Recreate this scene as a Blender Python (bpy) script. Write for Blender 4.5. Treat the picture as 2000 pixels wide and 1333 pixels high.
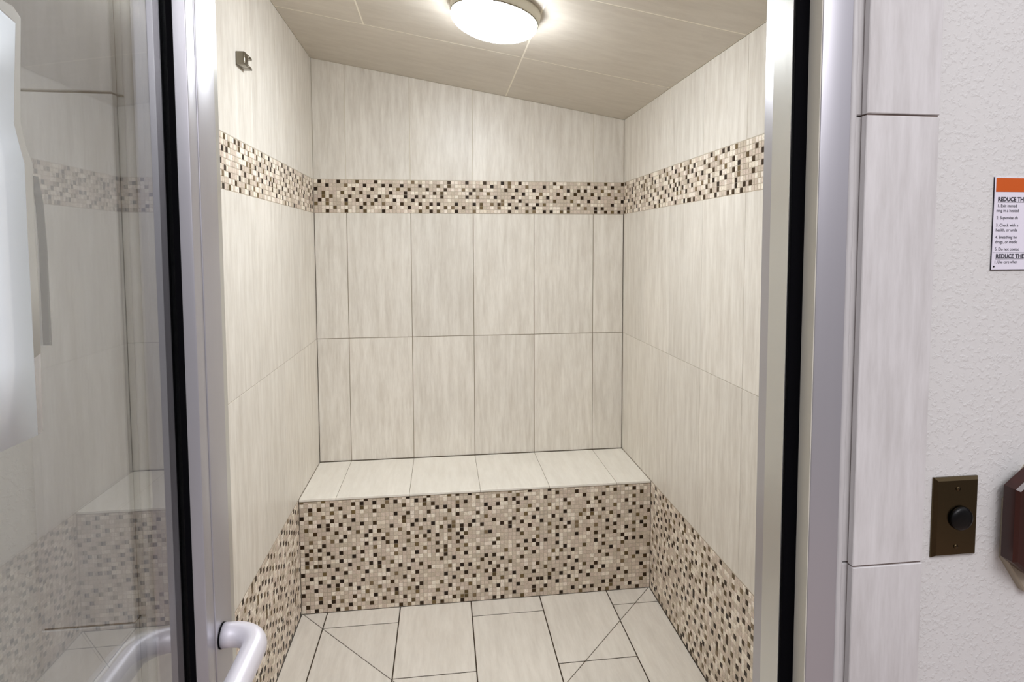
import bpy, math, random
from mathutils import Vector, Matrix

sc = bpy.context.scene
for o in list(bpy.data.objects):
    bpy.data.objects.remove(o, do_unlink=True)
C = sc.collection

# ------------------------------------------------------------------ camera
cam_d = bpy.data.cameras.new('camera')
cam = bpy.data.objects.new('camera', cam_d)
C.objects.link(cam)
cam_d.sensor_fit = 'HORIZONTAL'
cam_d.sensor_width = 36.0
cam_d.lens = 1162.33 / 2000 * 36.0
cam_d.shift_x = -0.00673
cam_d.shift_y = -0.0575
cam_d.clip_start = 0.01
rt = Vector((0.9917, -0.1283, -0.0028)).normalized()
fw = Vector((0.1279, 0.99, -0.0604)).normalized()
up = rt.cross(fw).normalized()
rt = fw.cross(up).normalized()
M = Matrix(((rt.x, up.x, -fw.x), (rt.y, up.y, -fw.y), (rt.z, up.z, -fw.z))).to_4x4()
M.translation = Vector((0.6056, -2.9672, 1.5571))
cam.matrix_world = M
sc.camera = cam

# ------------------------------------------------------------------ world, lights outside the steam room, exposure
w = bpy.data.worlds.new('world')
sc.world = w
w.use_nodes = True
bg = w.node_tree.nodes['Background']
# the room behind the camera: pale lit ceiling above, dim and browner towards the floor
wn, wl = w.node_tree.nodes, w.node_tree.links
wtc = wn.new('ShaderNodeTexCoord'); wsp = wn.new('ShaderNodeSeparateXYZ'); wrp = wn.new('ShaderNodeValToRGB')
wmr = wn.new('ShaderNodeMapRange'); wmr.inputs['From Min'].default_value = -1.0
wl.new(wtc.outputs['Generated'], wsp.inputs[0]); wl.new(wsp.outputs['Z'], wmr.inputs['Value']); wl.new(wmr.outputs[0], wrp.inputs[0])
wrp.color_ramp.elements[0].position = 0.35; wrp.color_ramp.elements[0].color = (0.23, 0.205, 0.20, 1)
wrp.color_ramp.elements[1].position = 0.74; wrp.color_ramp.elements[1].color = (0.86, 0.84, 0.90, 1)
el = wrp.color_ramp.elements.new(0.56); el.color = (0.30, 0.28, 0.30, 1)
wl.new(wrp.outputs[0], bg.inputs[0])
bg.inputs[1].default_value = 1.0

def area(name, loc, rot, size, power, col):
    l = bpy.data.lights.new(name, 'AREA')
    l.shape = 'RECTANGLE'
    l.size, l.size_y = size
    l.energy = power
    l.color = col
    o = bpy.data.objects.new(name, l)
    o.location = loc
    o.rotation_euler = rot
    C.objects.link(o)
    return o
area('corridor_fill', (1.15, -3.75, 2.62), (math.radians(20), 0, 0), (1.4, 0.8), 26, (0.975, 0.955, 0.98))  # unseen area light, added to brighten the outer wall, floor and bench

sc.view_settings.view_transform = 'Standard'
sc.view_settings.look = 'None'
sc.view_settings.gamma = 1.0
sc.view_settings.use_curve_mapping = False
sc.view_settings.exposure = 0.0
LAMP_STRENGTH = 66.0
sc.cycles.diffuse_bounces = 10
sc.cycles.max_bounces = 16

# ------------------------------------------------------------------ dimensions (metres)
W = 1.5305                     # inside width
T = 0.3048
BF = -0.4375                   # bench front
BH = 0.499                     # bench height, top of the wall mosaic
ZROW = 1.110
ZB0, ZB1 = 1.7195, 1.8795      # mosaic band
YF = -2.08                     # inner face of the front wall
ZL, ZR = 2.4481, 2.1955
X0 = 0.1519
P = 0.0176                     # mosaic pitch
def zc(x):
    return ZL + (ZR - ZL) * x / W

# ------------------------------------------------------------------ materials
def srgb(r, g, b):
    f = lambda c: (c / 255 / 12.92) if c / 255 <= 0.04045 else ((c / 255 + 0.055) / 1.055) ** 2.4
    return (f(r), f(g), f(b), 1)

def mat(name):
    m = bpy.data.materials.new(name)
    m.use_nodes = True
    nt = m.node_tree
    return m, nt, nt.nodes, nt.links, nt.nodes['Principled BSDF']

def plain(name, col, rough=0.5, metal=0.0, **kw):
    m, nt, n, l, b = mat(name)
    b.inputs['Base Color'].default_value = col
    b.inputs['Roughness'].default_value = rough
    b.inputs['Metallic'].default_value = metal
    for k, v in kw.items():
        b.inputs[k.replace('_', ' ')].default_value = v
    return m

def tile_mat(name, scale, c_lo, c_hi, rough=0.38, fine=None):
    """porcelain with long soft streaks; attribute 'rnd' shifts the pattern and shade from tile to tile"""
    m, nt, n, l, b = mat(name)
    tc = n.new('ShaderNodeTexCoord')
    at = n.new('ShaderNodeAttribute'); at.attribute_name = 'rnd'
    sep = n.new('ShaderNodeSeparateColor'); l.new(at.outputs['Color'], sep.inputs[0])
    mul = n.new('ShaderNodeVectorMath'); mul.operation = 'SCALE'; mul.inputs['Scale'].default_value = 7.0
    l.new(at.outputs['Color'], mul.inputs[0])
    add = n.new('ShaderNodeVectorMath'); add.operation = 'ADD'
    l.new(tc.outputs['Object'], add.inputs[0]); l.new(mul.outputs[0], add.inputs[1])
    def streak(sc_, detail, rgh):
        mp = n.new('ShaderNodeMapping'); mp.inputs['Scale'].default_value = sc_
        l.new(add.outputs[0], mp.inputs[0])
        no = n.new('ShaderNodeTexNoise'); no.inputs['Scale'].default_value = 1.0
        no.inputs['Detail'].default_value = detail; no.inputs['Roughness'].default_value = rgh
        l.new(mp.outputs[0], no.inputs[0])
        return no.outputs['Fac']
    a = streak(scale, 5, 0.62)
    s2 = tuple(v * (2.6 if v > 10 else 3.0) for v in scale)
    f = streak(s2, 6, 0.7)
    big = streak((2.5, 2.5, 2.5), 2, 0.5)
    mx = n.new('ShaderNodeMath'); mx.operation = 'MULTIPLY_ADD'
    l.new(a, mx.inputs[0]); mx.inputs[1].default_value = 0.62
    m2 = n.new('ShaderNodeMath'); m2.operation = 'MULTIPLY'; l.new(f, m2.inputs[0]); m2.inputs[1].default_value = 0.38
    l.new(m2.outputs[0], mx.inputs[2])
    ramp = n.new('ShaderNodeValToRGB')
    e = ramp.color_ramp.elements
    e[0].position, e[0].color = 0.36, c_lo
    e[1].position, e[1].color = 0.60, c_hi
    l.new(mx.outputs[0], ramp.inputs[0])
    hsv = n.new('ShaderNodeHueSaturation')
    l.new(ramp.outputs[0], hsv.inputs['Color'])
    v = n.new('ShaderNodeMapRange'); v.inputs['To Min'].default_value = 0.965; v.inputs['To Max'].default_value = 1.03
    l.new(sep.outputs[0], v.inputs['Value'])
    v2 = n.new('ShaderNodeMapRange'); v2.inputs['From Min'].default_value = 0.3; v2.inputs['From Max'].default_value = 0.7
    v2.inputs['To Min'].default_value = 0.97; v2.inputs['To Max'].default_value = 1.03
    l.new(big, v2.inputs['Value'])
    vm = n.new('ShaderNodeMath'); vm.operation = 'MULTIPLY'
    l.new(v.outputs[0], vm.inputs[0]); l.new(v2.outputs[0], vm.inputs[1])
    l.new(vm.outputs[0], hsv.inputs['Value'])
    l.new(hsv.outputs[0], b.inputs['Base Color'])
    b.inputs['Roughness'].default_value = rough
    bp = n.new('ShaderNodeBump'); bp.inputs['Strength'].default_value = 0.05; bp.inputs['Distance'].default_value = 0.001
    l.new(f, bp.inputs['Height']); l.new(bp.outputs[0], b.inputs['Normal'])
    return m

LO, HI = srgb(213, 207, 197), srgb(235, 231, 223)
M_wall_tile = tile_mat('porcelain_wall_tile', (38, 38, 4.2), LO, HI)
M_floor_tile = tile_mat('porcelain_floor_tile', (30, 4, 30), srgb(226, 221, 212), srgb(240, 236, 228), 0.42)
M_bench_tile = tile_mat('porcelain_bench_tile', (30, 4, 30), srgb(234, 230, 221), srgb(244, 241, 233), 0.35)
M_ceiling_tile = tile_mat('porcelain_ceiling_tile', (5, 26, 26), srgb(196, 188, 176), srgb(206, 199, 187), 0.4)
M_trim_tile = tile_mat('porcelain_trim_tile', (38, 38, 4), srgb(194, 191, 190), srgb(214, 212, 212), 0.4)
M_grout = plain('beige_grout', srgb(136, 125, 106), 0.9)
M_grout_light = plain('cream_grout', srgb(214, 208, 192), 0.85)
M_grout_ceiling = plain('pale_ceiling_grout', srgb(240, 234, 220), 0.8)
M_grout_side = plain('soft_beige_grout', srgb(182, 173, 157), 0.85)
M_grout_dark = plain('dirty_brown_grout', srgb(66, 54, 40), 0.9)
M_grout_trim = plain('taupe_grout', srgb(112, 98, 92), 0.9)
M_mosaic_grout = plain('mosaic_grout', srgb(190, 178, 162), 0.9)

# mosaic chips: colour comes from the face attribute 'chip', mottled a little
M_chip, nt, n, l, b = mat('stone_and_glass_mosaic')
at = n.new('ShaderNodeAttribute'); at.attribute_name = 'rnd'
tc = n.new('ShaderNodeTexCoord')
no = n.new('ShaderNodeTexNoise'); no.inputs['Scale'].default_value = 160; no.inputs['Detail'].default_value = 3
l.new(tc.outputs['Object'], no.inputs[0])
mr = n.new('ShaderNodeMapRange'); mr.inputs['From Min'].default_value = 0.3; mr.inputs['From Max'].default_value = 0.7
mr.inputs['To Min'].default_value = 0.84; mr.inputs['To Max'].default_value = 1.12
l.new(no.outputs['Fac'], mr.inputs['Value'])
hs = n.new('ShaderNodeHueSaturation'); l.new(at.outputs['Color'], hs.inputs['Color']); l.new(mr.outputs[0], hs.inputs['Value'])
l.new(hs.outputs[0], b.inputs['Base Color'])
b.inputs['Roughness'].default_value = 0.4
b.inputs['Specular IOR Level'].default_value = 0.25

def noisy_metal(name, col, rough, metal=1.0, amt=0.04):
    m, nt, n, l, b = mat(name)
    tc = n.new('ShaderNodeTexCoord')
    mp = n.new('ShaderNodeMapping'); mp.inputs['Scale'].default_value = (220, 220, 2)
    l.new(tc.outputs['Object'], mp.inputs[0])
    no = n.new('ShaderNodeTexNoise'); no.inputs['Scale'].default_value = 1; no.inputs['Detail'].default_value = 3
    l.new(mp.outputs[0], no.inputs[0])
    mr = n.new('ShaderNodeMapRange'); mr.inputs['To Min'].default_value = rough - amt; mr.inputs['To Max'].default_value = rough + amt
    l.new(no.outputs['Fac'], mr.inputs['Value'])
    l.new(mr.outputs[0], b.inputs['Roughness'])
    b.inputs['Base Color'].default_value = col
    b.inputs['Metallic'].default_value = metal
    return m
M_alu = noisy_metal('clear_anodised_aluminium', srgb(184, 183, 189), 0.36, 0.6)
M_alu_stop = noisy_metal('aluminium_door_stop', srgb(212, 213, 210), 0.30, 0.7)
M_bar = noisy_metal('satin_push_bar', srgb(232, 230, 238), 0.42, 0.35)
M_steel = noisy_metal('brushed_steel_plate', srgb(88, 76, 55), 0.2, 1.0)
M_chrome = plain('chrome', srgb(132, 126, 114), 0.15, 1.0)
M_rubber = plain('black_rubber', (0.002, 0.002, 0.003, 1), 0.8, 0.0, **{'Specular_IOR_Level': 0.05})
M_black = plain('black_plastic', (0.002, 0.002, 0.002, 1), 0.3, 0.0, **{'Specular_IOR_Level': 0.25})
M_jamb_reflection = plain('cream_jamb_reflection', srgb(214, 211, 198), 0.5)  # interior reflected in the jamb face, put in as flat cream
M_paper = plain('white_laminated_paper', srgb(240, 249, 255), 0.5)
M_paper.node_tree.nodes['Principled BSDF'].inputs['Coat Weight'].default_value = 0.4
M_ink = plain('black_ink', srgb(28, 26, 40), 0.7)
M_orange = plain('orange_ink', srgb(200, 86, 6), 0.5)
M_sign = plain('white_sign_plastic', srgb(228, 224, 236), 0.4)
M_beige_plastic = plain('beige_plastic', srgb(160, 150, 132), 0.5)
M_lamp_base = plain('lamp_base_enamel', srgb(226, 222, 206), 0.4)
M_caulk, nt, n, l, b = mat('caulk')
b.inputs['Base Color'].default_value = srgb(196, 194, 194); b.inputs['Roughness'].default_value = 0.4

M_amber, nt, n, l, b = mat('dark_red_brown_gloss')
b.inputs['Base Color'].default_value = srgb(92, 26, 12)
b.inputs['Roughness'].default_value = 0.25
tc = n.new('ShaderNodeTexCoord'); mp = n.new('ShaderNodeMapping'); mp.inputs['Scale'].default_value = (60, 60, 6)
l.new(tc.outputs['Object'], mp.inputs[0])
no = n.new('ShaderNodeTexNoise'); no.inputs['Scale'].default_value = 1; l.new(mp.outputs[0], no.inputs[0])
rp = n.new('ShaderNodeValToRGB'); rp.color_ramp.elements[0].color = srgb(20, 4, 3); rp.color_ramp.elements[1].color = srgb(66, 20, 8)
l.new(no.outputs['Fac'], rp.inputs[0]); l.new(rp.outputs[0], b.inputs['Base Color'])

# painted plaster with an orange-peel / knock-down texture
M_plaster, nt, n, l, b = mat('textured_wall_paint')
b.inputs['Base Color'].default_value = srgb(214, 213, 211)
b.inputs['Roughness'].default_value = 0.6
tc = n.new('ShaderNodeTexCoord')
n1 = n.new('ShaderNodeTexNoise'); n1.inputs['Scale'].default_value = 150; n1.inputs['Detail'].default_value = 4; n1.inputs['Roughness'].default_value = 0.55
n2 = n.new('ShaderNodeTexNoise'); n2.inputs['Scale'].default_value = 60; n2.inputs['Detail'].default_value = 2; n2.inputs['Distortion'].default_value = 0.8
l.new(tc.outputs['Object'], n1.inputs[0]); l.new(tc.outputs['Object'], n2.inputs[0])
r1 = n.new('ShaderNodeMapRange'); r1.interpolation_type = 'SMOOTHSTEP'
r1.inputs['From Min'].default_value = 0.50; r1.inputs['From Max'].default_value = 0.66
l.new(n1.outputs['Fac'], r1.inputs['Value'])
ad = n.new('ShaderNodeMath'); ad.operation = 'MULTIPLY_ADD'; ad.inputs[1].default_value = 0.8
l.new(n2.outputs['Fac'], ad.inputs[0]); l.new(r1.outputs[0], ad.inputs[2])
bp = n.new('ShaderNodeBump'); bp.inputs['Strength'].default_value = 0.38; bp.inputs['Distance'].default_value = 0.0014
l.new(ad.outputs[0], bp.inputs['Height']); l.new(bp.outputs[0], b.inputs['Normal'])

# clear door glass: each face of the pane mirrors a little (more at grazing angles) and lets the rest straight through
M_glass = bpy.data.materials.new('door_glass'); M_glass.use_nodes = True
nt = M_glass.node_tree; n = nt.nodes; l = nt.links; n.clear()
out = n.new('ShaderNodeOutputMaterial'); mix = n.new('ShaderNodeMixShader')
tr = n.new('ShaderNodeBsdfTransparent'); tr.inputs[0].default_value = (0.93, 0.95, 0.935, 1)
gl = n.new('ShaderNodeBsdfGlossy'); gl.inputs['Roughness'].default_value = 0.0
lw = n.new('ShaderNodeLayerWeight'); lw.inputs['Blend'].default_value = 0.5
pw = n.new('ShaderNodeMath'); pw.operation = 'POWER'; pw.inputs[1].default_value = 5.0
ma = n.new('ShaderNodeMath'); ma.operation = 'MULTIPLY_ADD'; ma.inputs[1].default_value = 0.80; ma.inputs[2].default_value = 0.20
l.new(lw.outputs['Facing'], pw.inputs[0]); l.new(pw.outputs[0], ma.inputs[0]); l.new(ma.outputs[0], mix.inputs[0])
l.new(tr.outputs[0], mix.inputs[1]); l.new(gl.outputs[0], mix.inputs[2]); l.new(mix.outputs[0], out.inputs[0])

# frosted adhesive tape
M_tape, nt, n, l, b = mat('frosted_tape')
b.inputs['Base Color'].default_value = srgb(205, 205, 196)
b.inputs['Roughness'].default_value = 0.5
b.inputs['Alpha'].default_value = 0.62
M_tape_clear = plain('clear_tape', srgb(205, 200, 192), 0.3, 0.0, Alpha=0.3)
M_tape_shadow = plain('grey_tape_shadow', srgb(128, 128, 122), 0.6, 0.0, Alpha=0.32)  # cast shadow of the tape, painted as see-through grey

# glowing opal shade
M_glow, nt, n, l, b = mat('lit_opal_glass')
b.inputs['Base Color'].default_value = (0.9, 0.9, 0.88, 1)
b.inputs['Emission Color'].default_value = (0.95, 0.99, 1.03, 1)
b.inputs['Emission Strength'].default_value = LAMP_STRENGTH

M_red_floor = plain('tan_corridor_floor', srgb(170, 148, 136), 0.5)
M_shell = plain('hidden_backing_board', srgb(190, 184, 174), 0.9)

# ------------------------------------------------------------------ mesh helper
class MB:
    def __init__(s):
        s.v, s.f, s.m, s.c, s.mats = [], [], [], [], []
        s.smooth = []
    def mi(s, m):
        if m not in s.mats: s.mats.append(m)
        return s.mats.index(m)
    def face(s, pts, m, col=(0, 0, 0), sm=False):
        b0 = len(s.v); s.v += [tuple(p) for p in pts]
        s.f.append(tuple(range(b0, b0 + len(pts)))); s.m.append(s.mi(m)); s.c.append(col); s.smooth.append(sm)
    def mesh_in(s, verts, faces, m, col=(0, 0, 0), sm=False):
        b0 = len(s.v); s.v += [tuple(p) for p in verts]; k = s.mi(m)
        for f in faces:
            s.f.append(tuple(b0 + i for i in f)); s.m.append(k); s.c.append(col); s.smooth.append(sm)
    def prism(s, poly, fr, d0, d1, m, col=(0, 0, 0), inset=0.0):
        """poly: convex 2D polygon (ccw seen from the front) in frame fr=(O,U,V,N); d0 back, d1 front depth along N"""
        O, U, V, N = fr
        cx = sum(p[0] for p in poly) / len(poly); cy = sum(p[1] for p in poly) / len(poly)
        n_ = len(poly)
        back = [O + U * p[0] + V * p[1] + N * d0 for p in poly]
        if inset:
            q = inset_poly(poly, inset)
            mid = [O + U * p[0] + V * p[1] + N * (d1 - inset) for p in poly]
            front = [O + U * p[0] + V * p[1] + N * d1 for p in q]
            vs = back + mid + front
            fs = [tuple(reversed(range(n_)))]
            for i in range(n_):
                j = (i + 1) % n_
                fs.append((i, j, n_ + j, n_ + i)); fs.append((n_ + i, n_ + j, 2 * n_ + j, 2 * n_ + i))
            fs.append(tuple(range(2 * n_, 3 * n_)))
        else:
            front = [O + U * p[0] + V * p[1] + N * d1 for p in poly]
            vs = back + front
            fs = [tuple(reversed(range(n_)))]
            for i in range(n_):
                j = (i + 1) % n_
                fs.append((i, j, n_ + j, n_ + i))
            fs.append(tuple(range(n_, 2 * n_)))
        s.mesh_in(vs, fs, m, col)
    def box(s, a, b_, m, col=(0, 0, 0), bev=0.0):
        a, b_ = Vector(a), Vector(b_)
        lo = Vector([min(a[i], b_[i]) for i in range(3)]); hi = Vector([max(a[i], b_[i]) for i in range(3)])
        if bev <= 0:
            vs = [(x, y, z) for x in (lo.x, hi.x) for y in (lo.y, hi.y) for z in (lo.z, hi.z)]
            fs = [(0, 1, 3, 2), (4, 6, 7, 5), (0, 4, 5, 1), (2, 3, 7, 6), (0, 2, 6, 4), (1, 5, 7, 3)]
            s.mesh_in(vs, fs, m, col)
            return
        import bmesh
        bm = bmesh.new(); bmesh.ops.create_cube(bm, size=1.0)
        for v in bm.verts: v.co = Vector([(lo[i] + hi[i]) / 2 + v.co[i] * (hi[i] - lo[i]) for i in range(3)])
        bmesh.ops.bevel(bm, geom=list(bm.edges), offset=bev, segments=3, profile=0.5, affect='EDGES')
        bm.verts.index_update()
        s.mesh_in([v.co.copy() for v in bm.verts], [tuple(v.index for v in f.verts) for f in bm.faces], m, col, True)
        bm.free()
    def tube(s, path, r, m, seg=24, cap=True):
        rings = []; up_ = None
        for i, p in enumerate(path):
            p = Vector(p)
            d = (Vector(path[min(i + 1, len(path) - 1)]) - Vector(path[max(i - 1, 0)])).normalized()
            if up_ is None:
                up_ = Vector((0, 0, 1)) if abs(d.z) < 0.9 else Vector((1, 0, 0))
            sd = d.cross(up_).normalized(); up_ = sd.cross(d).normalized()
            rings.append([p + sd * math.cos(t) * r + up_ * math.sin(t) * r for t in [2 * math.pi * k / seg for k in range(seg)]])
        vs = [v for rg in rings for v in rg]; fs = []
        for i in range(len(rings) - 1):
            for k in range(seg):
                k2 = (k + 1) % seg
                fs.append((i * seg + k, (i + 1) * seg + k, (i + 1) * seg + k2, i * seg + k2))
        if cap:
            fs.append(tuple(range(seg))); fs.append(tuple(reversed(range((len(rings) - 1) * seg, len(rings) * seg))))
        s.mesh_in(vs, fs, m, (0, 0, 0), True)
    def lathe(s, prof, origin, axis, m, seg=64):
        """prof: (radius, distance along axis)"""
        ax = Vector(axis).normalized(); O = Vector(origin)
        a = ax.orthogonal().normalized(); b_ = ax.cross(a)
        vs, fs = [], []
        for (r, h) in prof:
            for k in range(seg):
                t = 2 * math.pi * k / seg
                vs.append(O + ax * h + (a * math.cos(t) + b_ * math.sin(t)) * max(r, 1e-5))
        for i in range(len(prof) - 1):
            for k in range(seg):
                k2 = (k + 1) % seg
                fs.append((i * seg + k, i * seg + k2, (i + 1) * seg + k2, (i + 1) * seg + k))
        s.mesh_in(vs, fs, m, (0, 0, 0), True)
    def build(s, name, parent=None, loc=None, autosmooth=False):
        me = bpy.data.meshes.new(name)
        off = Vector(loc) if loc is not None else Vector((0, 0, 0))
        me.from_pydata([tuple(Vector(v) - off) for v in s.v], [], s.f)
        for m_ in s.mats: me.materials.append(m_)
        me.polygons.foreach_set('material_index', s.m)
        me.polygons.foreach_set('use_smooth', s.smooth)
        a = me.attributes.new('rnd', 'FLOAT_COLOR', 'CORNER')
        buf = []
        for f, c in zip(s.f, s.c): buf += [c[0], c[1], c[2], 1.0] * len(f)
        a.data.foreach_set('color', buf)
        me.update()
        o = bpy.data.objects.new(name, me)
        C.objects.link(o)
        if parent:
            o.parent = parent
            o.location = off - parent.location
        else:
            o.location = off
        return o

def inset_poly(poly, d):
    out = []; n_ = len(poly)
    for i in range(n_):
        p0, p1, p2 = Vector(poly[i - 1]), Vector(poly[i]), Vector(poly[(i + 1) % n_])
        e1 = (p1 - p0).normalized(); e2 = (p2 - p1).normalized()
        n1 = Vector((-e1.y, e1.x)); n2 = Vector((-e2.y, e2.x))
        k = 1 + n1.dot(n2)
        out.append(tuple(p1 + (n1 + n2) * (d / max(k, 0.3))))
    return out

def clip(poly, a, b_, c):
    """keep the side a*x + b*y <= c"""
    out = []; n_ = len(poly)
    for i in range(n_):
        p, q = poly[i], poly[(i + 1) % n_]
        dp, dq = a * p[0] + b_ * p[1] - c, a * q[0] + b_ * q[1] - c
        if dp <= 0: out.append(p)
        if (dp < 0 < dq) or (dq < 0 < dp):
            t = dp / (dp - dq); out.append((p[0] + (q[0] - p[0]) * t, p[1] + (q[1] - p[1]) * t))
    # drop duplicates
    o2 = []
    for p in out:
        if not o2 or (abs(p[0] - o2[-1][0]) + abs(p[1] - o2[-1][1])) > 1e-6: o2.append(p)
    if len(o2) > 2 and (abs(o2[0][0] - o2[-1][0]) + abs(o2[0][1] - o2[-1][1])) < 1e-6: o2.pop()
    return o2

def parea(p):
    return 0.5 * sum(p[i][0] * p[(i + 1) % len(p)][1] - p[(i + 1) % len(p)][0] * p[i][1] for i in range(len(p)))

def rect(u0, v0, u1, v1):
    return [(u0, v0), (u1, v0), (u1, v1), (u0, v1)]

rng = random.Random(11)
def rcol():
    return (rng.random(), rng.random(), rng.random())

TT = 0.008    # tile thickness
def add_tile(mb, poly, fr, m, gap=0.002, cuts=()):
    poly = inset_poly(poly, gap / 2)
    for (a, b_, c) in cuts: poly = clip(poly, a, b_, c)
    if len(poly) < 3 or parea(poly) < 1e-5: return
    mb.prism(poly, fr, -TT, 0.0, m, rcol(), 0.0007)

CREAM = [srgb(246, 238, 224)[:3], srgb(238, 228, 212)[:3], srgb(244, 234, 222)[:3]]
MIDS = [srgb(214, 202, 186)[:3], srgb(207, 193, 178)[:3], srgb(220, 206, 192)[:3], srgb(203, 191, 174)[:3], srgb(213, 198, 185)[:3]]
BROWN = [srgb(116, 98, 66)[:3], srgb(96, 80, 52)[:3], srgb(128, 110, 84)[:3]]
DARK = [srgb(50, 33, 14)[:3], srgb(38, 24, 9)[:3], srgb(64, 46, 20)[:3]]
def chip_colours(nu, nv, cream=0.33, seed=1, den=5):
    r = random.Random(seed)
    g = [[None] * nu for _ in range(nv)]
    ph = 0
    for j in range(nv):
        ph = (ph + (2 if r.random() < 0.8 else 3)) % den
        for i in range(nu):
            k = (i + ph) % den
            dark = False
            if k == 0 and r.random() < 0.78: dark = True
            elif k == 2 and r.random() < 0.14: dark = True
            elif k == 3 and r.random() < 0.05: dark = True
            if dark and j > 0 and g[j - 1][i] in DARK and r.random() < 0.85: dark = False
            if dark:
                g[j][i] = r.choice(DARK) if r.random() < 0.66 else r.choice(BROWN)
            else:
                x = r.random()
                g[j][i] = r.choice(CREAM) if x < cream else r.choice(MIDS)
    return g
def add_chips(mb, fr, u0, v0, u1, v1, seed, cream=0.33):
    """square mosaic chips over the rectangle; grid anchored at u0, v0; edge chips are cut"""
    nu = int(math.ceil((u1 - u0) / P - 0.08)); nv = int(math.ceil((v1 - v0) / P - 0.08))
    g = chip_colours(nu, nv, cream, seed)
    gp = 0.0017
    r = random.Random(seed + 99)
    for j in range(nv):
        for i in range(nu):
            a0, b0 = u0 + i * P + gp / 2, v0 + j * P + gp / 2
            a1, b1 = min(a0 + P - gp, u1), min(b0 + P - gp, v1)
            if a1 - a0 < 0.003 or b1 - b0 < 0.003: continue
            mb.prism(rect(a0, b0, a1, b1), fr, -0.004, 0.0 + r.uniform(-0.0003, 0.0002), M_chip, g[j][i], 0.0009)

V3 = Vector
FR_BACK = (V3((0, 0, 0)), V3((1, 0, 0)), V3((0, 0, 1)), V3((0, -1, 0)))
FR_LEFT = (V3((0, 0, 0)), V3((0, 1, 0)), V3((0, 0, 1)), V3((1, 0, 0)))       # u = y (negative towards camera)
FR_RIGHT = (V3((W, 0, 0)), V3((0, -1, 0)), V3((0, 0, 1)), V3((-1, 0, 0)))    # u = -y
FR_FLOOR = (V3((0, 0, 0)), V3((1, 0, 0)), V3((0, 1, 0)), V3((0, 0, 1)))

def structure(o, **kw):
    o['kind'] = 'structure'
    for k, v in kw.items(): o[k] = v
    return o

BK = -0.0014   # grout level behind the tile faces
# ------------------------------------------------------------------ back wall
mb = MB()
mb.prism([(0, -0.02), (W, -0.02), (W, ZR), (0, ZL)], FR_BACK, -0.06, -0.012, M_shell)
mb.prism(rect(0, 0, W, ZB0 - 0.0), FR_BACK, -0.012, BK, M_grout)
mb.prism(rect(0, ZB0, W, ZB1), FR_BACK, -0.012, BK, M_mosaic_grout)
mb.prism([(0, ZB1), (W, ZB1), (W, ZR), (0, ZL)], FR_BACK, -0.012, BK, M_grout_light)
xs = [0.001] + [X0 + i * T for i in range(5)] + [W - 0.001]
cl = (-(ZR - ZL) / W, 1.0, ZL - 0.0015)          # stay under the sloping ceiling
for i in range(len(xs) - 1):
    add_tile(mb, rect(xs[i], 0.5, xs[i + 1], ZROW), FR_BACK, M_wall_tile, 0.0029)
    add_tile(mb, rect(xs[i], ZROW, xs[i + 1], ZB0), FR_BACK, M_wall_tile, 0.0029)
    add_tile(mb, rect(xs[i], ZB1, xs[i + 1], 2.489), FR_BACK, M_wall_tile, 0.0029, [cl])
for xx in (0.0, W - 0.0016):
    mb.prism(rect(xx, BH, xx + 0.0016, ZB0), FR_BACK, -0.012, 0.0006, M_grout_dark)     # dirty corner joints
add_chips(mb, FR_BACK, 0.0015, ZB0 + 0.0008, W - 0.001, ZB1, 3, 0.30)
structure(mb.build('wall_back'))

# ------------------------------------------------------------------ side walls
def side(name, fr, s, joints, zt, seed):
    """s=+1: u runs from 0 to 2.08 towards the camera (right wall); s=-1: u = y"""
    mb = MB()
    D = -YF
    R = (lambda a, z0, b_, z1: rect(a, z0, b_, z1)) if s > 0 else (lambda a, z0, b_, z1: rect(-b_, z0, -a, z1))
    mb.prism(R(-0.06, -0.02, D + 0.14, zt), fr, -0.06, -0.012, M_shell)
    mb.prism(R(0, 0, D, BH), fr, -0.012, BK, M_mosaic_grout)
    mb.prism(R(0, BH, D, ZB0), fr, -0.012, BK, M_grout_side)
    mb.prism(R(0, ZB0, D, ZB1), fr, -0.012, BK, M_mosaic_grout)
    mb.prism(R(0, ZB1, D, zt), fr, -0.012, BK, M_grout_light)
    js = [0.001] + joints + [D - 0.001]
    for i in range(len(js) - 1):
        for (z0, z1) in ((BH, ZROW), (ZROW, ZB0), (ZB1, zt - 0.001)):
            add_tile(mb, R(js[i], z0, js[i + 1], z1), fr, M_wall_tile, 0.0017)
    if s > 0:
        add_chips(mb, fr, 0.001, ZB0 + 0.0008, D, ZB1, seed, 0.42)
        add_chips(mb, fr, -BF + 0.001, 0.002, D, BH - 0.001, seed + 1, 0.36)
    else:
        add_chips(mb, fr, -D, ZB0 + 0.0008, -0.001, ZB1, seed, 0.42)
        add_chips(mb, fr, -D, 0.002, BF - 0.001, BH - 0.001, seed + 1, 0.36)
    return structure(mb.build(name))
side('wall_left', FR_LEFT, -1, [0.3007, 0.6055, 0.9103, 1.2151, 1.5199, 1.8247], ZL, 21)
side('wall_right', FR_RIGHT, 1, [0.322, 0.6268, 0.9316, 1.2364, 1.5412, 1.846], ZR, 31)

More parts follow.
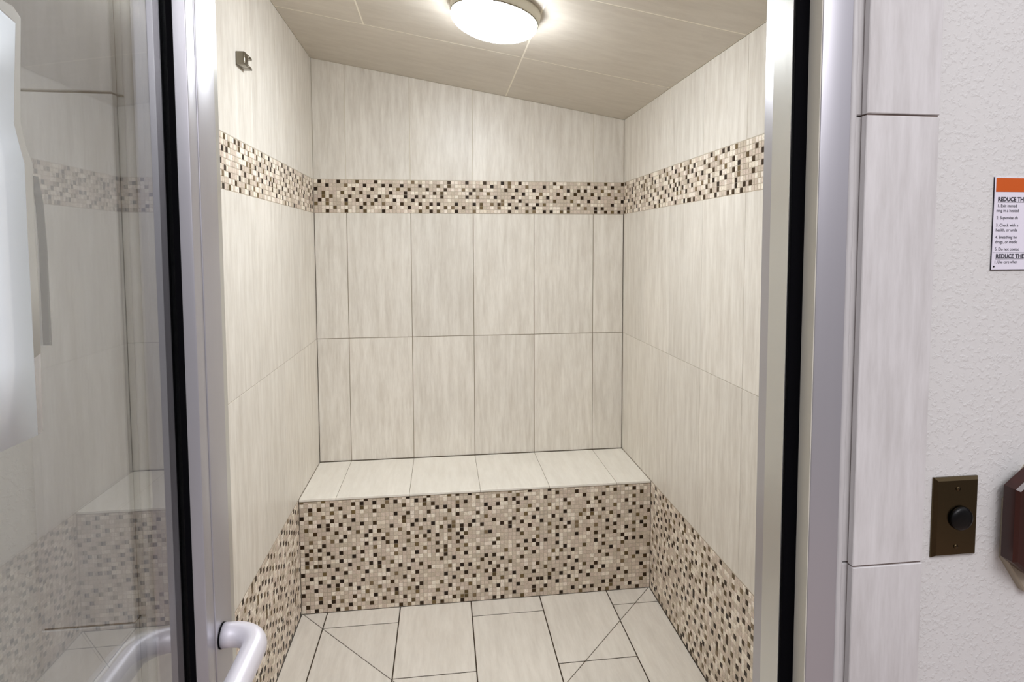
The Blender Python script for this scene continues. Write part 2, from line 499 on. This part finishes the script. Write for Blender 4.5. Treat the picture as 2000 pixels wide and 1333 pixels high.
# ------------------------------------------------------------------ ceiling (slopes down to the right)
ln = math.hypot(W, ZL - ZR)
Uc = V3((W, 0, ZR - ZL)).normalized()
Vc = V3((0, -1, 0))
Nc = Uc.cross(Vc).normalized()      # points down
CEIL_BK = -0.0003
FR_C = (V3((0, 0, ZL)), Uc, Vc, Nc)
mb = MB()
mb.prism(rect(-0.06, -0.06, ln + 0.06, -YF + 0.14), FR_C, -0.05, -0.012, M_shell)
mb.prism(rect(0, 0, ln, -YF), FR_C, -0.012, CEIL_BK, M_grout_ceiling)
cu = [0.0, 0.3251, 0.9386, ln]
cv = [0.0, 0.610, 1.2225, 1.835, -YF]
for i in range(3):
    for j in range(4):
        if j == 0 and i == 0: continue
        a = 0.0 if (j == 0 and i == 1) else cu[i]
        add_tile(mb, rect(a, cv[j], cu[i + 1], cv[j + 1]), FR_C, M_ceiling_tile, 0.0048)
structure(mb.build('ceiling'))

# ------------------------------------------------------------------ floor, with the diagonal cuts that fall to the middle
mb = MB()
mb.box((-0.06, YF - 0.14, -0.05), (W + 0.06, 0.06, -0.012), M_shell)
mb.box((0, YF, -0.012), (W, 0, -0.0016), M_grout_dark)
fx = [0.0] + [0.107 + k * T for k in range(5)] + [W]
stag = [0.8706, 0.5433, 0.8706, 0.5433, 0.8706, 0.5433]
mid = (0.765, -1.2605)
def line_through(p, q):
    nx, ny = -(q[1] - p[1]), q[0] - p[0]; L = math.hypot(nx, ny); nx /= L; ny /= L
    return nx, ny, nx * p[0] + ny * p[1]
D1 = line_through((0.0, -0.428), mid); D2 = line_through((W, -0.430), mid)
for c in range(6):
    ys = [BF + 0.002]
    y = stag[c]
    if c == 0: y = 0.9
    while y < -YF:
        ys.append(-y); y += 2 * T
    ys.append(YF)
    for k in range(len(ys) - 1):
        base = rect(fx[c], ys[k + 1], fx[c + 1], ys[k])
        base = inset_poly(base, 0.0024)
        for s1 in (1, -1):
            for s2 in (1, -1):
                g = 0.0015
                p = clip(base, s1 * D1[0], s1 * D1[1], s1 * D1[2] - g)
                if len(p) > 2: p = clip(p, s2 * D2[0], s2 * D2[1], s2 * D2[2] - g)
                if len(p) > 2 and parea(p) > 2e-5:
                    mb.prism(p, FR_FLOOR, -TT, 0.0, M_floor_tile, rcol(), 0.0006)
structure(mb.build('floor'))

# ------------------------------------------------------------------ bench
bench = bpy.data.objects.new('steam_room_bench', None)
bench.location = (W / 2, BF / 2, 0); C.objects.link(bench)
bench['label'] = 'built-in beige tiled bench with a brown mosaic front along the back wall'
bench['category'] = 'bench'
mb = MB()
mb.box((0.001, BF + 0.004, 0.001), (W - 0.001, -0.001, BH - 0.012), M_shell)
mb.build('core', bench, (W / 2, BF / 2, 0.24)).name = 'bench_body'
FR_SEAT = (V3((0, 0, BH)), V3((1, 0, 0)), V3((0, 1, 0)), V3((0, 0, 1)))
mb = MB()
mb.box((0.002, BF - 0.0006, BH - 0.012), (W - 0.002, -0.001, BH - 0.0012), M_grout)
mb.box((0.002, -0.0042, BH - 0.004), (W - 0.002, -0.0008, BH + 0.0003), M_grout_dark)
for i in range(len(xs) - 1):
    base = rect(xs[i], BF - 0.003, xs[i + 1], -0.0042)
    base = inset_poly(base, 0.0009)
    mb.prism(base, FR_SEAT, -0.009, 0.0, M_bench_tile, rcol(), 0.0008)
mb.build('seat', bench, (W / 2, BF / 2, BH))
FR_BF = (V3((0, BF, 0)), V3((1, 0, 0)), V3((0, 0, 1)), V3((0, -1, 0)))
mb = MB()
mb.prism(rect(0.001, 0.001, W - 0.001, BH - 0.0125), FR_BF, -0.004, BK, M_mosaic_grout)
add_chips(mb, FR_BF, 0.0015, 0.0015, W - 0.0015, BH - 0.012, 77, 0.27)
mb.build('front_panel', bench, (W / 2, BF, 0.24))

# ------------------------------------------------------------------ front wall (textured outside), door opening
OX0, OX1, OZ = 0.2565, 1.1375, 2.17
YO = -2.222                         # outer plaster face
mb = MB()
mb.box((-1.6, YF, -0.02), (OX0, YO, 2.75), M_plaster)
mb.box((OX1, YF, -0.02), (3.3, YO, 2.75), M_plaster)
mb.box((OX0, YF, OZ), (OX1, YO, 2.75), M_plaster)
structure(mb.build('wall_front'))

# tiled casing round the door, outside
YT = -2.2425
def casing(name, x0, x1, inner, seed):
    mb = MB()
    jz = [-0.6, 0.0, 0.5045, 1.1165, 1.7285, 2.27]
    FRc = (V3((0, YT, 0)), V3((1, 0, 0)), V3((0, 0, 1)), V3((0, -1, 0)))
    mb.box((x0 + 0.002, YT + 0.0025, 0), (x1 - 0.001, YO - 0.0002, 2.265), M_grout_trim)
    for k in range(1, len(jz) - 1):
        p = inset_poly(rect(x0, jz[k], x1, jz[k + 1]), 0.0012)
        p = [(x0 if abs(a - x0) < 0.002 else (x1 if abs(a - x1) < 0.002 else a), z) for a, z in p]
        mb.prism(p, FRc, -0.010, 0.0, M_trim_tile, rcol(), 0.001)
    # narrow return tile lining the jamb, set back a little
    ex = x0 if inner < 0 else x1
    FRr = (V3((0, YT + 0.013, 0)), V3((1, 0, 0)), V3((0, 0, 1)), V3((0, -1, 0)))
    a, b_ = (ex - 0.0075, ex + 0.004) if inner < 0 else (ex - 0.004, ex + 0.0075)
    for k in range(1, len(jz) - 1):
        mb.prism(rect(a, jz[k] + 0.0012, b_, jz[k + 1] - 0.0012), FRr, -0.0072, 0.0, M_trim_tile, rcol(), 0.001)
    return structure(mb.build(name))
casing('trim_1', 1.1590, 1.2645, -1, 1)
casing('trim_2', 0.1440, 0.2440, 1, 2)
mb = MB()
FRc = (V3((0, YT, 0)), V3((1, 0, 0)), V3((0, 0, 1)), V3((0, -1, 0)))
for k in range(3):
    mb.prism(rect(0.2455 + k * 0.3045, 2.171, 0.2455 + (k + 1) * 0.3045 - 0.0025, 2.2649), FRc, -0.020, 0.0, M_trim_tile, rcol(), 0.001)
structure(mb.build('trim_3'))

# caulk beads beside the aluminium frame, slightly lumpy
def caulk(name, x, seed):
    r = random.Random(seed); mb = MB(); pts = []
    k = 0
    for i in range(111):
        z = 0.002 + i * 0.0195
        pts.append((x + r.uniform(-0.0006, 0.0006), YT + 0.0125 + r.uniform(-0.0008, 0.0008), z))
    mb.tube(pts, 0.0062, M_caulk, 10)
    return structure(mb.build(name))
caulk('trim_4', 1.1452, 4)
caulk('trim_5', 0.2565, 5)

# ------------------------------------------------------------------ aluminium door frame
XI0, XI1 = 0.306, 1.0967        # inner faces of the jambs
frame = bpy.data.objects.new('door_frame', None)
frame.location = (0.7, YF - 0.08, 0); C.objects.link(frame)
structure(frame)
def jamb(sgn):
    xi = XI1 if sgn > 0 else XI0
    xo = 1.1390 if sgn > 0 else 0.2640
    mb = MB(); mb.box((xi, -2.238, 0.0), (xo, -2.100, 2.165), M_alu, bev=0.0012)
    mb.build('jamb', frame, (xi, -2.17, 0))
    st = xi - sgn * 0.0204
    mb = MB(); mb.box((st, -2.2035, 0.002), (xi - sgn * 0.0001, -2.158, 2.142), M_alu_stop)
    mb.build('door_stop', frame, (xi, -2.18, 0))
    mb = MB(); mb.box((xi - sgn * 0.0012, -2.2365, 0.002), (xi - sgn * 0.0001, -2.2105, 2.142), M_jamb_reflection)  # thin cream strip painting in the reflection on the aluminium jamb
    mb.build('jamb_reflection_strip', frame, (xi, -2.22, 0))
    g = MB()
    g.box((st + sgn * 0.0006, -2.2100, 0.004), (xi - sgn * 0.0006, -2.2036, 2.14), M_rubber, bev=0.0015)
    g.build('weather_seal', frame, (xi, -2.207, 0))
jamb(1); jamb(-1)
mb = MB(); mb.box((0.3062, -2.238, 2.1425), (1.0965, -2.100, 2.165), M_alu); mb.build('header', frame, (0.7, -2.17, 2.15))

# ------------------------------------------------------------------ the glass door, swung open at a right angle (leaf lies in x = const)
door = bpy.data.objects.new('door_1', None)
door.location = (0.334, -2.25, 0.0); C.objects.link(door)
structure(door)
DX0, DX1 = 0.3120, 0.3562       # outer and inner faces of the leaf
DY0, DY1 = -2.2545, -3.040      # hinge edge, lock edge
GX = 0.3341
def stile(y0, y1, stop_dir, nm):
    mb = MB()
    mb.box((DX0, y0, 0.012), (DX1, y1, 2.135), M_alu, bev=0.0010)
    mb.build(nm, door, (GX, y0, 1.05))
stile(DY0, -2.3030, -1, 'hinge_stile')
stile(DY1, -2.992, 1, 'lock_stile')
def rail(z0, z1, nm):
    mb = MB(); mb.box((DX0 + 0.0002, -2.3032, z0), (DX1 - 0.0002, -2.9918, z1), M_alu); mb.build(nm, door, (GX, -2.65, z0))
rail(0.012, 0.245, 'bottom_rail'); rail(2.075, 2.135, 'top_rail')
# glazing stops and black gaskets on both sides of the pane, all four edges
for sx in (1, -1):
    xa = GX + sx * 0.0088; xb = (DX1 - 0.0008) if sx > 0 else (DX0 + 0.0008)
    for (a, b_) in (((xa, -2.3042, 0.2465), (xb, -2.3245, 2.0735)), ((xa, -2.9905, 0.2465), (xb, -2.971, 2.0735)),
                    ((xa, -2.3255, 0.2465), (xb, -2.9695, 0.266)), ((xa, -2.3255, 2.054), (xb, -2.9695, 2.0735))):
        mb = MB(); mb.box(a, b_, M_alu, bev=0.0008); mb.build('glazing_stop', door, a)
    xg0, xg1 = GX + sx * 0.0031, GX + sx * 0.0087
    for (a, b_) in (((xg0, -2.3040, 0.2465), (xg1, -2.3243, 2.0735)), ((xg0, -2.9905, 0.2465), (xg1, -2.9712, 2.0735)),
                    ((xg0, -2.3245, 0.2465), (xg1, -2.9710, 0.2655)), ((xg0, -2.3245, 2.0545), (xg1, -2.9710, 2.0735))):
        mb = MB(); mb.box(a, b_, M_rubber); mb.build('gasket', door, a)
mb = MB(); mb.box((GX - 0.003, -2.3050, 0.247), (GX + 0.003, -2.9900, 2.073), M_glass)
mb.build('glass_pane', door, (GX, -2.65, 1.1))
# push bar across the inside, bent back to both stiles
BZ, BXc, BR = 1.1215, 0.3985, 0.0130
def arc(c, a0, a1, r, nn=12):
    return [(c[0] + r * math.cos(math.radians(a0 + (a1 - a0) * i / nn)), c[1] + r * math.sin(math.radians(a0 + (a1 - a0) * i / nn)), BZ) for i in range(nn + 1)]
rb = 0.030
y_a, y_b = -2.2865, -3.012
path = [(DX1 + 0.0006, y_a, BZ), (BXc - rb - 0.001, y_a, BZ)] + arc((BXc - rb, y_a - rb), 90, 0, rb) + [(BXc, -2.5, BZ), (BXc, -2.8, BZ)] + \
       arc((BXc - rb, y_b + rb), 0, -90, rb) + [(DX1 + 0.0006, y_b, BZ)]
mb = MB(); mb.tube(path, BR, M_bar, 32)
bar = mb.build('push_bar', door, (BXc, -2.65, BZ))
for yy in (y_a, y_b):
    mb = MB(); mb.tube([(DX1 + 0.0001, yy, BZ), (DX1 + 0.0016, yy, BZ)], BR + 0.0007, M_rubber, 32)
    mb.build('bar_collar', door, (DX1, yy, BZ))

# ------------------------------------------------------------------ laminated paper notice taped to the door glass
def sheet(inner, outer, x, th, m, name, parent):
    """thin strip between two matching (y, z) outlines, with a slight ripple in x"""
    mb = MB(); vs = []; n_ = len(inner); K = 8
    for sd in (0, 1):
        for i in range(n_):
            for k in range(K + 1):
                t = k / K
                y = inner[i][0] + (outer[i][0] - inner[i][0]) * t; z = inner[i][1] + (outer[i][1] - inner[i][1]) * t
                vs.append((x + 0.0003 * math.sin(z * 31 + y * 20) + sd * th, y, z))
    R_ = K + 1; H = n_ * R_; fs = []
    for i in range(n_ - 1):
        for k in range(K):
            a = i * R_ + k
            fs.append((a, a + R_, a + R_ + 1, a + 1)); fs.append((H + a, H + a + 1, H + a + R_ + 1, H + a + R_))
        for k in (0, K):
            a = i * R_ + k
            q_ = (a, H + a, H + a + R_, a + R_); fs.append(q_ if k == 0 else tuple(reversed(q_)))
    for i in (0, n_ - 1):
        for k in range(K):
            a = i * R_ + k
            q_ = (a, a + 1, H + a + 1, H + a); fs.append(q_ if i == 0 else tuple(reversed(q_)))
    mb.mesh_in(vs, fs, m, (0, 0, 0), True)
    return mb.build(name, parent, (x, inner[n_ // 2][0], inner[n_ // 2][1]))
note = bpy.data.objects.new('paper_notice', None)
note.location = (0.3374, -2.64, 1.43); C.objects.link(note)
note['label'] = 'white paper notice taped by a clear strip to the glass of the open door'
note['category'] = 'notice'
edge = [(-2.5402, 1.4325), (-2.5407, 1.4842), (-2.5401, 1.5316), (-2.5397, 1.5684), (-2.5392, 1.6115), (-2.5436, 1.6238),
        (-2.5473, 1.6360), (-2.5450, 1.6653), (-2.5415, 1.6998)]
left = [(-2.7560, z + 0.001) for _, z in edge]
sheet(left + [(-2.7560, 1.7015), (-2.7560, 1.7030)], edge + [(-2.5486, 1.7013), (-2.5546, 1.7030)], 0.33755, 0.0003, M_paper, 'sheet', note)
tape_o = [(-2.5335, 1.4864), (-2.5321, 1.5310), (-2.5323, 1.5686), (-2.5311, 1.6126), (-2.5372, 1.6233), (-2.5407, 1.6374),
          (-2.5394, 1.6668), (-2.5362, 1.7050), (-2.5430, 1.7097), (-2.5541, 1.7098), (-2.7560, 1.7098)]
tape_i = edge[1:] + [(-2.5486, 1.7013), (-2.5546, 1.7030), (-2.7560, 1.7030)]
sheet(tape_i, tape_o, 0.33755, 0.00025, M_tape, 'tape_strip', note)
sheet([(-2.5402, 1.4325), (-2.5407, 1.4840)], [(-2.5349, 1.4337), (-2.5336, 1.4862)], 0.33755, 0.0002, M_tape_clear, 'clear_tape_strip', note)
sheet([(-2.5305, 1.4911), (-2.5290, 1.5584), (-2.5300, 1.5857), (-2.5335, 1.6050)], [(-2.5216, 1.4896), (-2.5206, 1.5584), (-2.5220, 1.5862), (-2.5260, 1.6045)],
      0.33755, 0.0002, M_tape_shadow, 'tape_shadow_strip', note)  # grey strip laid on the glass as the shadow of the tape

# ------------------------------------------------------------------ ceiling light
Lc = V3((0.7860, -1.02, zc(0.7860)))
lamp = bpy.data.objects.new('ceiling_light', None)
lamp.location = Lc; C.objects.link(lamp)
lamp['label'] = 'round flush ceiling light with a glowing white glass dome'
lamp['category'] = 'ceiling light'
mb = MB()
mb.lathe([(0.0, 0.0005), (0.144, 0.0005), (0.146, 0.006), (0.144, 0.030), (0.140, 0.034), (0.134, 0.035)], Lc, Nc, M_lamp_base, 72)
mb.build('base', lamp, Lc)
mb = MB()
prof_ = [(0.1345, 0.032), (0.1390, 0.036), (0.1400, 0.040)]
for k in range(1, 15):
    t = k / 14 * math.pi / 2
    prof_.append((0.1400 * math.cos(t), 0.040 + 0.050 * math.sin(t)))
mb.lathe(prof_, Lc, Nc, M_glow, 72)
mb.build('glass_shade', lamp, Lc)
mb = MB(); mb.lathe([(0.1405, 0.0325), (0.1425, 0.0335), (0.1425, 0.0355), (0.1405, 0.0365)], Lc, Nc, M_chrome, 72)
mb.build('trim_ring', lamp, Lc)

# ------------------------------------------------------------------ small chrome bracket high on the left wall
br = bpy.data.objects.new('wall_bracket', None)
br.location = (0.0, -1.02, 2.125); C.objects.link(br)
br['label'] = 'small square metal bracket with a notched end, high on the left tiled wall'
br['category'] = 'bracket'
mb = MB()
mb.box((0.0003, -1.056, 2.1040), (0.0255, -1.020, 2.1430), M_chrome, bev=0.0015)
mb.build('block', br, (0, -1.04, 2.12))
mb = MB()
mb.box((0.0003, -1.0195, 2.1040), (0.0255, -0.985, 2.1130), M_chrome, bev=0.0012)
mb.box((0.0003, -1.0195, 2.1340), (0.0255, -0.985, 2.1430), M_chrome, bev=0.0012)
mb.box((0.0003, -1.0195, 2.1135), (0.0085, -0.985, 2.1335), M_chrome, bev=0.0012)
mb.build('notched_jaw', br, (0, -1.0, 2.12))

# ------------------------------------------------------------------ steel push-button plate on the outside wall
pl = bpy.data.objects.new('push_button_plate', None)
pl.location = (1.3285, YO, 1.1695); C.objects.link(pl)
pl['label'] = 'dark brushed steel wall plate with a round black push button beside the tiled casing'
pl['category'] = 'switch plate'
mb = MB()
x0, x1, z0, z1 = 1.2935, 1.3635, 1.1115, 1.2275
e = 0.004
FRp = (V3((0, YO - 0.0002, 0)), V3((1, 0, 0)), V3((0, 0, 1)), V3((0, -1, 0)))
mb.prism(rect(x0, z0, x1, z1), FRp, 0, 0.0022, M_steel)
q = inset_poly(rect(x0, z0, x1, z1), e)
vs = [(a, YO - 0.0024, z) for a, z in rect(x0, z0, x1, z1)] + [(a, YO - 0.0068, z) for a, z in q]
mb.mesh_in(vs, [(0, 1, 5, 4), (1, 2, 6, 5), (2, 3, 7, 6), (3, 0, 4, 7), (4, 5, 6, 7)], M_steel)
mb.build('plate', pl, (1.3285, YO, 1.1695))
mb = MB()
mb.lathe([(0.0165, 0.0), (0.0175, 0.001), (0.0170, 0.0035), (0.0155, 0.0055), (0.0125, 0.0068), (0.008, 0.0074), (0.0, 0.0076)], (1.3335, YO - 0.0069, 1.1690), (0, -1, 0), M_black, 40)
mb.build('button', pl, (1.3335, YO - 0.007, 1.169))
for zz in (1.2115, 1.1275):
    mb = MB(); mb.lathe([(0.0033, 0.0), (0.0033, 0.0007), (0.0024, 0.0014), (0.0, 0.0016)], (1.3285, YO - 0.0069, zz), (0, -1, 0), M_steel, 20)
    mb.build('screw', pl, (1.3285, YO - 0.007, zz))

# ------------------------------------------------------------------ eight-sided fixture at the right edge
ox = bpy.data.objects.new('octagonal_wall_fixture', None)
ox.location = (1.452, YO, 1.158); C.objects.link(ox)
ox['label'] = 'dark red-brown glossy eight-sided fixture with a beige base on the outside wall'
ox['category'] = 'wall fixture'
def octo(cx_, cz_, hw, hh, ch, chz):
    return [(cx_ - hw + ch, cz_ - hh), (cx_ + hw - ch, cz_ - hh), (cx_ + hw, cz_ - hh + chz), (cx_ + hw, cz_ + hh - chz),
            (cx_ + hw - ch, cz_ + hh), (cx_ - hw + ch, cz_ + hh), (cx_ - hw, cz_ + hh - chz), (cx_ - hw, cz_ - hh + chz)]
mb = MB()
mb.prism(octo(1.4560, 1.1460, 0.0500, 0.0930, 0.034, 0.050), FRp, 0, 0.012, M_beige_plastic, inset=0.002)
mb.build('backplate', ox, (1.452, YO, 1.15))
mb = MB()
mb.prism(octo(1.4520, 1.1640, 0.0565, 0.0760, 0.030, 0.024), FRp, 0.0122, 0.034, M_amber, inset=0.004)
mb.build('cover', ox, (1.452, YO - 0.02, 1.16))

# ------------------------------------------------------------------ rules sign, cut by the right edge of the photo
sg = bpy.data.objects.new('rules_sign', None)
sg.location = (1.43, YO, 1.588); C.objects.link(sg)
sg['label'] = 'white steam room rules sign with an orange header strip on the outside wall'
sg['category'] = 'sign'
sx0, sx1, sz0, sz1 = 1.3705, 1.498, 1.5225, 1.6515
YS = YO - 0.0018
mb = MB(); mb.box((sx0, YO - 0.0003, sz0), (sx1, YS, sz1), M_sign)
mb.box((sx0 - 0.0005, YO - 0.0002, sz0 - 0.0006), (sx0 - 0.0001, YS, sz1), M_ink)
mb.box((sx0 - 0.0007, YO - 0.0002, sz0 - 0.0012), (sx1, YS, sz0 - 0.0001), M_ink)
mb.build('board', sg, (sx0, YO, sz0))
mb = MB(); mb.box((sx0 + 0.0020, YS + 0.0001, sz1 - 0.0205), (sx1 - 0.002, YS - 0.0003, sz1 - 0.0012), M_orange)
mb.build('header_strip', sg, (sx0, YO, sz1))
mb = MB(); mb.tube([(sx0 + 0.0035, YS + 0.0001, sz0 + 0.0042), (sx0 + 0.0035, YS - 0.0008, sz0 + 0.0042)], 0.0011, M_black, 14)
mb.build('nail', sg, (sx0 + 0.0035, YS, sz0 + 0.0042))
txt = MB()
def text(s_, x, z, size, bold=0.0):
    cu_ = bpy.data.curves.new('t', 'FONT'); cu_.body = s_; cu_.size = size; cu_.offset = bold
    cu_.resolution_u = 3
    to = bpy.data.objects.new('t', cu_)
    me = to.to_mesh()
    vs = [(x + v.co.x * 0.93, YS - 0.00035, z + v.co.y) for v in me.vertices]
    fs = [tuple(p.vertices) for p in me.polygons]
    txt.mesh_in(vs, fs, M_ink)
    wdt = max(v.co.x for v in me.vertices) * 0.93
    to.to_mesh_clear(); bpy.data.objects.remove(to); bpy.data.curves.remove(cu_)
    return wdt
def heading(s_, x, z):
    wd = text(s_, x, z, 0.0082, 0.00022)
    txt.box((x - 0.0004, YS - 0.00025, z - 0.0014), (x + wd, YS - 0.00035, z - 0.0009), M_ink)
tx = sx0 + 0.0040
heading('REDUCE THE', tx + 0.0015, 1.6180)
for s_, x, z in (('1. Exit immed', 0.001, 1.6098), ('ning in a heated', 0.0, 1.6030), ('2. Supervise ch', 0.0005, 1.5930),
                 ('3. Check with a', 0.0, 1.5826), ('health, or unde', 0.0, 1.5760), ('4. Breathing he', 0.0, 1.5660),
                 ('drugs, or medic', 0.0, 1.5592), ('5. Do not contac', 0.0, 1.5492)):
    text(s_, tx + x, z, 0.0060)
txt.box((sx0 + 0.001, YS - 0.00025, 1.5463), (sx1 - 0.002, YS - 0.00035, 1.5460), M_ink)
heading('REDUCE THE', tx + 0.0020, 1.5385)
text('1. Use care when', tx, 1.5312, 0.0056)
txt.build('lettering', sg, (sx0, YS, sz0))

# ------------------------------------------------------------------ corridor floor outside, threshold
mb = MB(); mb.box((-1.6, YO - 0.0005, -0.05), (3.3, -5.2, 0.0), M_red_floor)
o = structure(mb.build('floor_corridor'))
o.name = 'floor_2'
mb = MB(); mb.box((0.3065, -2.236, 0.0002), (1.0962, -2.10, 0.010), M_alu, bev=0.002)
structure(mb.build('trim_6'))
